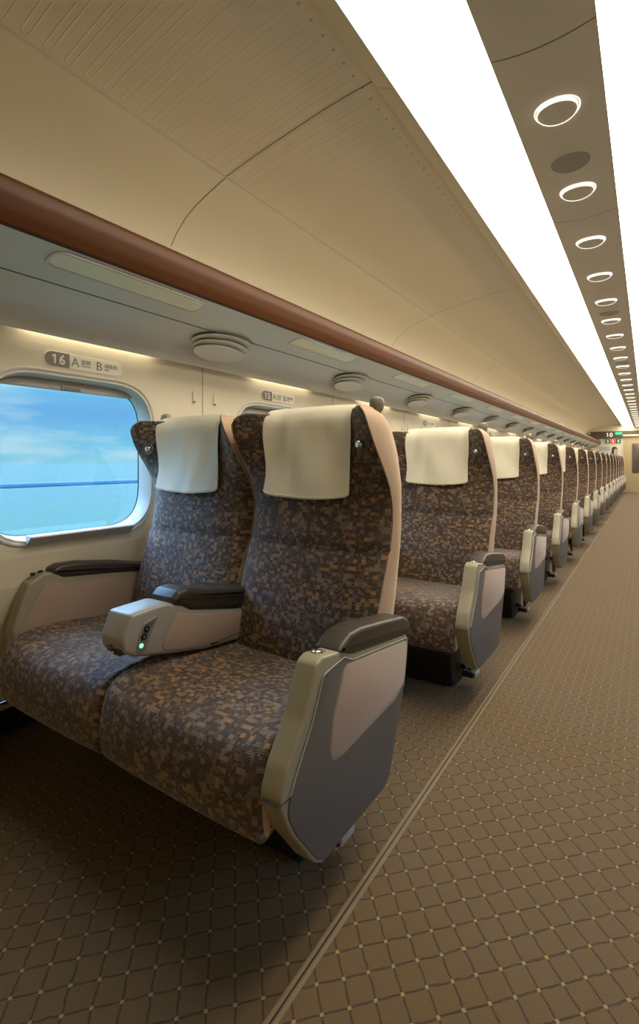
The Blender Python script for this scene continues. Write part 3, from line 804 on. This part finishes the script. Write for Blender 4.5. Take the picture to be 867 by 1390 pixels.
def cushion(xc, root, who):
    s = 1 if who == 'aisle' else -1
    hw = .2685; x0, x1 = xc-hw, xc+hw; n = len(CUSH)
    # smooth profile by catmull-rom
    P = []
    for i in range(1, n-1):
        p0, p1, p2, p3 = [Vector(CUSH[j]) for j in (max(i-1, 1), i, i+1, min(i+2, n-1))]
        for k in range(4):
            t = k/4
            P.append(.5*((2*p1)+(-p0+p2)*t+(2*p0-5*p1+4*p2-p3)*t*t+(-p0+3*p1-3*p2+p3)*t**3))
    P = [tuple(p) for p in P]+[CUSH[-1], CUSH[0]]
    m_ = len(P); arc = [0]
    for i in range(1, m_): arc.append(arc[-1]+math.hypot(P[i][0]-P[i-1][0], P[i][1]-P[i-1][1]))
    r = .013; st = []
    for k in range(6): a = PI/2*k/5; st.append((x0+r*(1-math.cos(a)), r*(1-math.sin(a))))
    mids = [(x0+r+(x1-x0-2*r)*k/12, 0) for k in range(1, 12)]
    st = st+mids+[(x0+x1-x, o) for x, o in st[::-1]]
    loops = []; uvs = []
    for x, o in st:
        L = inset(P, o) if o > 1e-6 else P
        u = (x-xc)/hw; row = []
        for i, (y, z) in enumerate(L):
            top = max(0, min(1, (z-.38)/.06)); fr = max(0, min(1, (.80-y)/.06))
            dz = top*(-.006*(1-u*u)*(1-fr)+.012*max(0, (abs(u)-.75)/.25)**1.5)
            dy = -fr*.012*(1-abs(u)**3)*.6
            row.append((x, y+dy, z+dz)); uvs.append((x+3, arc[i]+.3))
        loops.append(row)
    mb = MB(); mb.loft(loops, cap0=False, cap1=False, uvs=uvs)
    c = mk('seat_cushion', mb, M['fabric'], root, angle=60)
    # beige side cheeks
    for x, sg in ((x0, -1), (x1, 1)):
        mb = MB()
        L0 = inset(P, r*1.0); L1 = inset(P, r+.006); L2 = inset(P, r+.02)
        mb.loft([[(x-.0002*sg, *p) for p in L0], [(x+.0025*sg, *p) for p in L1], [(x+.0035*sg, *p) for p in L2]], cap0=False)
        mk('cushion_side', mb, M['beige'], c)
    return c
def armrest(x0, x1, root, aisle=True):
    """body between x0 and x1; the outer face is the aisle face"""
    O = [(.847, .597), (.800, .500), (.745, .428), (.722, .375), (.757, .300), (.838, .19), (.868, .168), (1.156, .165), (1.196, .178), (1.285, .375), (1.318, .512), (1.30, .530), (1.0, .572), (.972, .582), (.955, .592), (.87, .605)]
    R = [.02, .12, .08, .05, .05, .02, .02, .03, .03, .1, .012, .01, .02, .01, .01, .012]
    P = rp(O, R, 5)
    mb = MB(); mb.ext(P, x0, x1, .0055, 4); body = mk('armrest_body', mb, M['champ'], root, angle=40)
    xf = x1 if aisle else x0; s = 1 if aisle else -1
    def plate(name, pts, rr, mat, d0, d1, bev=.0015, parent=body):
        m2 = MB(); Q = rp(pts, rr, 5); m2.ext(Q, xf+s*d0, xf+s*d1, bev, 2); return mk(name, m2, mat, parent, angle=40)
    # outer slate cover, its light edge line, then the inset cloth
    OO = [(.872, .568), (.826, .480), (.775, .41), (.752, .373), (.745, .34), (.775, .285), (.848, .19), (.872, .174), (1.150, .171), (1.188, .184), (1.276, .377), (1.306, .505), (1.295, .520), (1.0, .558), (.975, .566), (.958, .575), (.93, .575)]
    RR = [.012, .1, .06, .04, .05, .06, .02, .02, .03, .03, .1, .01, .01, .02, .01, .01, .012]
    cov = plate('side_cover', OO, RR, M['graypl'], -.004, .0035, .003)
    mb = MB(); Q = rp(OO, RR, 5)
    top = [q for q in Q if q[1] > .36 and (q[0] < 1.0 or q[1] > .5) ]
    run = sorted([q for q in Q if q[0] < .935 and q[1] > .375 and q[0] < .93], key=lambda q: q[1])
    mb.tube([(xf+s*.003, q[0]-.002, q[1]+.001) for q in run]+[(xf+s*.003, y, z) for y, z in ((.955, .578), (.972, .569), (.995, .560), (1.10, .546), (1.20, .533), (1.292, .5205), (1.303, .508), (1.295, .46), (1.278, .39))], .0017, 6)
    mk('edge_line', mb, M['silverline'], cov)
    CP = [(.948, .548), (.965, .5565), (1.0, .553), (1.288, .514), (1.298, .50), (1.276, .405), (1.225, .377), (.945, .364), (.905, .370), (.893, .392), (.905, .46)]
    CR = [.02, .01, .02, .006, .01, .02, .06, .04, .02, .02, .08]
    rim = plate('cloth_rim', [(y, z) for y, z in inset(rp(CP, CR, 5), -.003)], 0, M['silverline'] if False else M['champ'], .001, .0042, .001, cov)
    plate('side_cloth', CP, CR, M['panelcloth'], .002, .0056, .0018, cov)
    # seam across the front cover
    z = .372; mb = MB(); mb.rbox(x0+.003, x1-.003, .7195, .7245, z-.0012, z+.0012, .0008)
    mb.tube([(x0+.008, .7222, z), (x1-.01, .7212, z), (x1-.004, .724, z), (x1+.0, .735, z), (x1+.0035, .757, z+.004)], .0013, 6)
    mk('front_seam', mb, M['ventdark'], body)
    # padded top
    PP = [(.930, .594), (.975, .578), (1.0, .571), (1.305, .529), (1.325, .533), (1.328, .548), (1.318, .568), (1.28, .585), (1.15, .606), (1.04, .622), (.99, .622), (.955, .608)]
    PR = [.006, .02, .02, .01, .01, .01, .01, .03, .05, .03, .02, .01]
    mb = MB(); mb.ext(rp(PP, PR, 5), x0-.016, x1+.004, .011, 5); mk('arm_pad', mb, M['leather'], body, angle=50)
    # release button in a chrome cup on the sloping top
    xm = (x0+x1)/2-.004 if aisle else (x0+x1)/2
    def T(a, b_, h): # a lateral, b along the slope
        y = .897+b_; return (xm+a, y, .6052-(y-.87)*.153+h)
    mb = MB(); L = []
    for sc, h in ((1, .0), (1, .0025), (.85, .003), (.78, .0006)): L.append([T(.015*sc*math.cos(2*PI*t/28), .020*sc*math.sin(2*PI*t/28), h) for t in range(28)])
    mb.loft(L, cap0=False); mk('button_cup', mb, M['chrome'] if aisle else M['graypl'], body)
    mb = MB(); L = []
    for sc, h in ((1, .0), (1, .004), (.7, .0058), (.2, .006)): L.append([T(.008*sc*math.cos(2*PI*t/20), -.003+.009*sc*math.sin(2*PI*t/20), h) for t in range(20)])
    mb.loft(L, cap0=False); mk('recline_button', mb, M['chrome'] if aisle else M['black'], body)
    return body
def window_arm(x0, x1, root):
    O = [(.868, .640), (.822, .612), (.800, .560), (.770, .47), (.78, .40), (.84, .28), (1.15, .28), (1.25, .42), (1.27, .575), (.95, .632)]
    P = rp(O, [.02, .02, .05, .05, .04, .04, .04, .05, .01, .02], 5)
    mb = MB(); mb.ext(P, x0, x1, .009, 4); body = mk('armrest_body', mb, M['champ'], root)
    CP = [(.872, .604), (.905, .613), (.935, .592), (1.245, .566), (1.245, .42), (.80, .40), (.79, .46), (.83, .54)]
    mb = MB(); mb.ext(rp(CP, [.01, .01, .01, .01, .01, .01, .03, .03], 4), x1-.002, x1+.0035, .0015, 2); mk('side_cloth', mb, M['panelcloth'], body)
    PP = [(.898, .634), (.935, .612), (.99, .606), (1.29, .575), (1.31, .588), (1.30, .602), (1.15, .636), (1.0, .658), (.93, .660), (.903, .650)]
    mb = MB(); mb.ext(rp(PP, [.006, .01, .02, .01, .01, .01, .04, .04, .02, .008], 5), x0-.006, x1+.006, .014, 5); mk('arm_pad', mb, M['leather'], body, angle=50)
    mb = MB()
    for dy in (0, .025): mb.lathe(((x0+x1)/2, .848+dy, .634+dy*.12), (0, 0, 1), [(.008, 0), (.008, .007), (.006, .009), (.002, .009)], 16)
    mk('recline_button', mb, M['black'], body)
    return body
def console(root):
    x0, x1 = -.968, -.868
    O = [(.790, .622), (.765, .560), (.768, .528), (.80, .508), (.90, .482), (1.05, .450), (1.19, .437), (1.32, .45), (1.32, .53), (1.186, .540), (.985, .590), (.958, .608), (.905, .625)]
    P = rp(O, [.015, .03, .02, .02, .08, .1, .05, .02, .02, .03, .02, .02, .04], 5)
    mb = MB(); mb.ext(P, x0, x1, .010, 4); body = mk('centre_console', mb, M['conspl'], root, angle=40)
    # cloth on both cheeks
    for xf, s in ((x1, 1), (x0, -1)):
        CP = [(.938, .590), (.955, .586), (.985, .574), (1.186, .528), (1.28, .52), (1.28, .465), (1.10, .460), (1.0, .470), (.895, .497), (.888, .512)]
        mb = MB(); mb.ext(rp(CP, [.006, .006, .02, .02, .01, .01, .02, .02, .008, .008], 4), xf-s*.002, xf+s*.003, .0015, 2); mk('cheek_cloth', mb, M['panelcloth'], body)
    # switch plate (aisle cheek)
    SP = [(.826, .590), (.872, .600), (.866, .588), (.848, .556), (.832, .518), (.812, .514), (.803, .524), (.814, .565)]
    mb = MB(); mb.ext(rp(SP, .008, 4), x1-.002, x1+.0025, .0012, 2); sp = mk('switch_plate', mb, plain('satin_silver', (.36, .35, .32), .3, .5), body)
    SP2 = [(.829, .586), (.866, .597), (.854, .583), (.838, .560), (.832, .545), (.816, .545), (.818, .562)]
    mb = MB(); mb.ext(rp(SP2, .004, 3), x1+.002, x1+.0032, .0005, 1); mk('dark_panel', mb, M['graypl'], sp)
    for y, z in ((.834, .574), (.825, .555)):
        mb = MB(); mb.lathe((x1+.003, y, z), (1, 0, 0), [(.0085, 0), (.0085, .0025), (.006, .003), (.0058, .0015), (.002, .0012)], 20); b_ = mk('switch_button', mb, M['black'], sp)
        mb = MB(); mb.lathe((x1+.003, y, z), (1, 0, 0), [(.0035, .001), (.0035, .0032), (.001, .0034)], 12); mk('button_mark', mb, M['chrome'], b_)
    mb = MB(); mb.lathe((x1+.002, .818, .5335), (1, 0, 0), [(.006, 0), (.006, .002), (.002, .0025)], 16); mk('green_led', mb, M['ledgreen'], sp)
    # pad
    PP = [(.925, .612), (.962, .600), (.99, .582), (1.19, .540), (1.33, .54), (1.34, .58), (1.30, .60), (1.19, .604), (1.08, .625), (.98, .652), (.945, .650), (.925, .632)]
    mb = MB(); mb.ext(rp(PP, [.006, .01, .02, .04, .01, .01, .01, .04, .05, .03, .015, .008], 5), x0-.004, x1+.004, .016, 5); mk('arm_pad', mb, M['leather'], body, angle=50)
    # socket on the front lower edge and slot below
    mb = MB(); mb.rbox(-.935, -.915, .7625, .772, .524, .544, .002); mk('socket_flap', mb, M['graypl'], body)
    mb = MB(); mb.rbox(-.908, -.878, .763, .785, .520, .535, .002); mk('socket_recess', mb, M['ventdark'], body)
    mb = MB(); mb.rbox(x1-.001, x1+.0008, 1.07, 1.10, .456, .463, .0005); mk('cheek_slot', mb, M['ventdark'], body)
    return body
def build_seat():
    root = empty('double_seat', (XC, 1.0, 0))
    for who, xc in (('aisle', -.648), ('window', -1.191)):
        cushion(xc, root, who); backrest(xc, root, who)
    armrest(-.378, -.325, root, True)
    window_arm(-1.522, -1.462, root)
    console(root)
    # pan under the cushions, pedestal, feet
    mb = MB(); mb.rbox(-1.44, -.42, .80, 1.28, .225, .30, .015); mk('seat_pan', mb, M['black'], root)
    mb = MB(); mb.ext(rp([(.99, .012), (1.24, .012), (1.28, .23), (.93, .23)], .02), -1.36, -.47, .01, 3); mk('pedestal', mb, M['black'], root)
    for x in (-1.16, -.66):
        mb = MB(); mb.rbox(x-.03, x+.03, 1.0, 1.34, .001, .03, .008); mk('foot_rail', mb, M['black'], root)
    mb = MB(); mb.tube([(-.62, 1.10, .075), (-.46, 1.10, .075), (-.43, 1.10, .062)], .012, 10); pa = mk('pedal_arm', mb, M['darkmet'], root)
    mb = MB(); mb.rbox(-.455, -.40, 1.055, 1.125, .045, .070, .006)
    pd = mk('turning_pedal', mb, M['black'], root)
    mb = MB()
    for i in range(3):
        mb = MB(); mb.rbox(-.447+.014*i, -.440+.014*i, 1.057, 1.123, .0705, .0745, .002)
        mk('pedal_rib', mb, M['darkmet'], pd)
    mb = MB(); mb.rbox(-.3995, -.391, 1.057, 1.123, .050, .072, .003); mk('pedal_tip', mb, M['silverline'], pd)
    mb = MB(); mb.ext(rp([(1.0, .10), (1.10, .10), (1.13, .30), (.98, .30)], .015), -.41, -.395, .004, 2); mk('arm_bracket', mb, M['black'], root)
    return root
seat0 = build_seat()
for k in range(ROWS):
    o = seat0 if k == 0 else copy_tree(seat0)
    o.location = (XC, 1.0+PITCH*k, 0)
    if k == 0: lb = 'mosaic-patterned brown double train seat nearest to the camera, beside window 16'
    elif k == 1: lb = 'patterned brown double seat directly behind the nearest one, beside window 15'
    elif k == ROWS-1: lb = 'patterned brown double seat at the far end, next to the end wall'
    else: lb = 'patterned brown double seat with cream headrest cloths, %s from the camera' % ordw(k)
    tag(o, lb, 'train seat', 'double seats along the window side')

# ------------------------------------------------------------------ outside
mb = MB(); mb.add([(-900, -400, -3.5), (-2.2, -400, -3.5), (-2.2, 900, -3.5), (-900, 900, -3.5)], [(0, 1, 2, 3)])
tag(mk('field', mb, M['ground'], flat=True), kind='structure')
r = empty('trackside_rail', (-7, 10, 0)); tag(r, 'dark blue trackside rail seen through the windows', 'railing')
mb = MB(); mb.rbox(-7.05, -6.95, -30, 80, .66, .72, .01); mk('rail', mb, M['rail_out'], r)
for k in range(12):
    mb = MB(); y = -28+9*k; mb.rbox(-7.1, -7.0, y, y+.08, -3.5, .66, .01); mk('post', mb, M['ground'], r)
